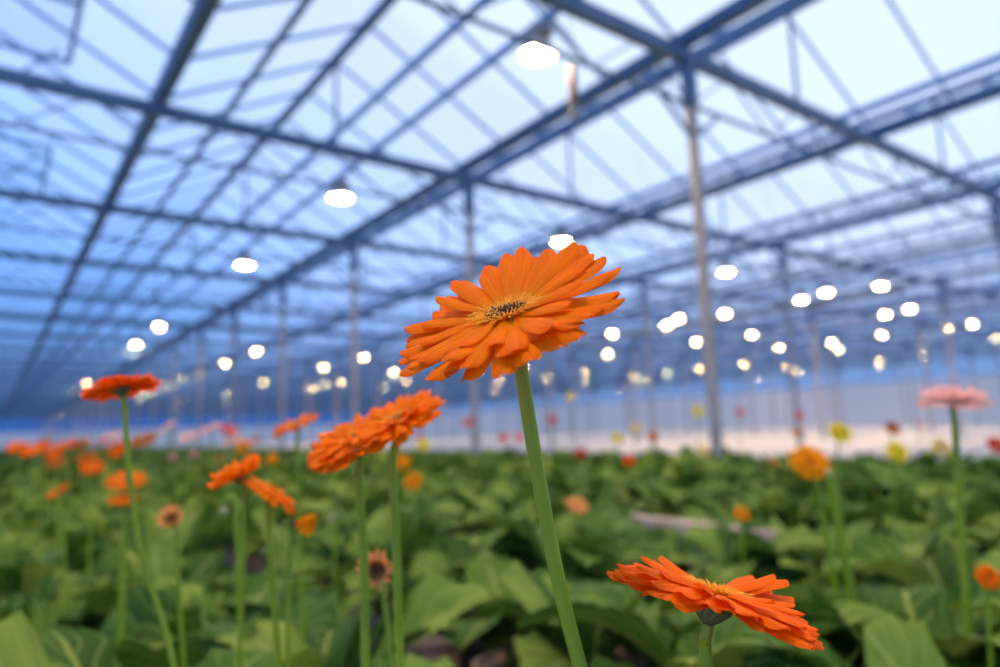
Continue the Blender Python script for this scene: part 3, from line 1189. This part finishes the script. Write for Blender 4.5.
# --- blurred flowers (x, y, width px, colour, style, tilt, diameter m, label)
OP = (-.1, .93, .2)
FC = (.0, .6, .8)
BK = (-.1, .9, .32)
far_fl = [
    (126, 480, 40, 'orange', 'open', (.1, .92, .2), .075, 'bright orange gerbera facing up, upper of two just behind the lone tall stem'),
    (123, 499, 30, 'orange', 'open', (.05, .95, .15), .055, 'smaller orange gerbera, lower of two just behind the lone tall stem'),
    (58, 491, 24, 'redorange', 'open', (-.4, .85, .3), .055, 'lowest red-orange flower in the leaves near the left edge'),
    (92, 467, 24, 'redorange', 'open', (.2, .85, .4), .06, 'red-orange flower standing just above the leaves, left of the lone stem'),
    (143, 440, 28, 'rust', 'open', BK, .075, 'rust-brown backlit flower immediately right of the lone tall stem'),
    (55, 461, 21, 'rust', 'droopy', BK, .065, 'rust-brown drooping flower, lowest of the rusty ones at left'),
    (85, 454, 22, 'rust', 'droopy', BK, .07, 'rust-brown drooping flower between two red-orange ones at left'),
    (117, 449, 20, 'redorange', 'open', FC, .07, 'red-orange flower touching the left side of the lone tall stem'),
    (79, 441, 22, 'rust', 'droopy', BK, .08, 'rusty flower at the top of the orange cluster at left'),
    (35, 450, 26, 'redorange', 'open', (-.1, .9, .3), .085, 'red-orange flower in the middle of the cluster at far left'),
    (18, 447, 22, 'redorange', 'open', (.15, .9, .3), .085, 'outermost red-orange flower of the cluster at far left'),
    (42, 441, 20, 'rust', 'droopy', BK, .085, 'dark rusty flower half hidden behind the far left cluster'),
    (64, 445, 24, 'redorange', 'open', (-.25, .9, .3), .085, 'red-orange flower closing the right end of the far left cluster'),
    (54, 453, 18, 'redorange', 'open', FC, .07, 'small red-orange flower tucked under the far left cluster'),
    (103, 441, 14, 'rose', 'open', OP, .08, 'tiny dark rose flower between the rusty flower and the lone stem'),
    (112, 436, 16, 'pink', 'open', OP, .085, 'pale pink flower just left of the lone stem'),
    (166, 427, 22, 'pink', 'open', (-.4, .85, .2), .09, 'pink flower tilted up, first of the pink row from the lone stem'),
    (188, 437, 20, 'pink', 'open', OP, .09, 'pale pink flower low in the pink row'),
    (197, 434, 12, 'rose', 'open', OP, .08, 'small rose-red flower amid the pink row'),
    (210, 428, 24, 'pink', 'open', (-.3, .9, .2), .09, 'pink flower highest in the pink row'),
    (229, 430, 20, 'rose', 'open', (.4, .85, .2), .09, 'rose flower drooping at the far side of the pink row'),
    (232, 441, 20, 'pink', 'open', (-.3, .9, .2), .085, 'pink flower leaning below the rose one at the end of the row'),
    (243, 446, 16, 'amber', 'double', FC, .08, 'amber double flower closing the pink row'),
    (255, 440, 12, 'red', 'open', OP, .08, 'dusky red flower beside the amber double flower'),
    (175, 459, 14, 'pink', 'closed', FC, .05, 'pink half-open flower low in the leaves below the pink row'),
    (195, 457, 14, 'pink', 'closed', FC, .05, 'second pink half-open flower low in the leaves, beside the first'),
    (220, 460, 10, 'peach', 'closed', FC, .05, 'tiny peach bud in the leaves below the pink row'),
    (272, 459, 12, 'amber', 'double', FC, .055, 'small round amber flower low between the two tilted orange blooms'),
    (333, 520, 13, 'cream', 'closed', FC, .03, 'pale cream bud in the leaves right of the nodding bud'),
    (402, 462, 18, 'amber', 'double', FC, .06, 'small amber flower just right of the overlapping pair, upper of two'),
    (413, 481, 20, 'amber', 'double', FC, .06, 'small round amber flower low right of the overlapping pair, lower of two'),
    (423, 444, 14, 'yellow', 'open', FC, .08, 'yellow flower at the bed edge right of the overlapping pair'),
    (418, 436, 9, 'red', 'open', OP, .08, 'tiny red flower above the yellow one at the bed edge'),
    (468, 422, 11, 'red', 'open', FC, .09, 'small red flower against the foot of the second post'),
    (503, 438, 11, 'rose', 'open', FC, .09, 'small rose flower left of the thick stem, at the bed edge'),
    (519, 437, 10, 'rose', 'open', FC, .09, 'small rose flower touching the thick stem at the bed edge'),
    (552, 420, 11, 'red', 'open', FC, .09, 'dark red flower held high, right of the thick stem'),
    (571, 397, 11, 'yellow', 'open', FC, .09, 'small dull yellow flower held highest, right of the thick stem'),
    (581, 453, 12, 'red', 'double', FC, .085, 'small red flower sunk in the bed edge right of the thick stem'),
    (577, 505, 24, 'peach', 'open', (.2, .8, .5), .07, 'peach flower low in the leaves right of the thick stem'),
    (617, 438, 13, 'yellow', 'open', FC, .085, 'small yellow flower standing directly above an orange-red one'),
    (629, 460, 14, 'redorange', 'double', FC, .085, 'orange-red flower at the bed edge, below a small yellow one'),
    (636, 428, 12, 'paleyellow', 'open', FC, .09, 'pale yellow flower, faint, between two small yellow and brown ones'),
    (653, 436, 12, 'rust', 'open', FC, .085, 'brown flower standing left of the nearest tall post'),
    (698, 411, 14, 'yellow', 'open', FC, .085, 'bright yellow flower held high just left of the nearest post'),
    (703, 450, 12, 'paleyellow', 'open', FC, .085, 'pale yellow flower at the foot of the nearest post'),
    (740, 412, 10, 'rose', 'open', FC, .085, 'mauve-red flower held high just right of the nearest post'),
    (742, 514, 17, 'amber', 'double', FC, .05, 'small amber flower low in the leaves below the nearest post'),
    (772, 464, 16, 'peach', 'spent', FC, .06, 'dull pinkish flower head left of the large amber double flower'),
    (797, 432, 14, 'rust', 'open', OP, .085, 'rusty brown flower just above the large amber double flower'),
    (799, 415, 11, 'rose', 'open', FC, .085, 'dark mauve flower at the foot of the pale lamp-lit post'),
    (840, 432, 24, 'yellow', 'double', FC, .085, 'yellow flower standing high behind the large amber double flower'),
    (897, 452, 24, 'yellow', 'double', FC, .08, 'yellow flower at the bed edge left of the pink flower stem'),
    (893, 428, 16, 'rust', 'open', FC, .085, 'brown-red flower standing above a yellow one near the pink flower'),
    (941, 447, 20, 'paleyellow', 'open', FC, .085, 'pale yellow flower just left of the pink flower stem'),
    (921, 425, 10, 'pink', 'open', FC, .085, 'faint pinkish flower below the large pink flower'),
    (997, 445, 20, 'red', 'open', FC, .085, 'red flower cut by the right edge below the pink flower'),
    (989, 577, 26, 'orange', 'double', FC, .045, 'orange flower low at the right edge'),
]
for i, (px, py, wpx, col, sty, n, diam, lab) in enumerate(far_fl):
    dep = FPX * diam / wpx
    ray = at(px, py, 1.0) - CAM
    if ray.z < 0:
        dep = min(dep, (ZC - .45) / -ray.z)
    flower(lab, (px, py), dep, wpx, n, [], col, sty, seed=30 + i, disc='tan' if sty == 'double' else 'dark',
           inner='floret' if sty == 'open' else None, cat='bud' if sty == 'closed' else 'flower', calyx='long' if sty == 'closed' else True, stem_w=.003)
flower('large soft pink gerbera held high on a tall stem at the right', (953, 400), 1.10, 70, (-.05, .93, .05),
       [(955, 430), (960, 500), (968, 640)], 'pink', 'double', seed=90, disc='tan', inner=None, stem_w=.0045)
flower('large amber double gerbera like a pompom, right of the nearest post', (810, 462), 1.35, 44, (-.05, .75, .55),
       [(818, 490), (828, 545)], 'amber', 'double', seed=91, disc='tan', inner=None, stem_w=.005)
flower('pale bare flower stem and closed bud leaning beside the large amber double gerbera', (829, 474), 1.25, 10, (-.3, .9, .1),
       [(834, 500), (845, 560)], 'cream', 'closed', seed=92, disc=None, stem_w=.0075, calyx='long', cat='bud')
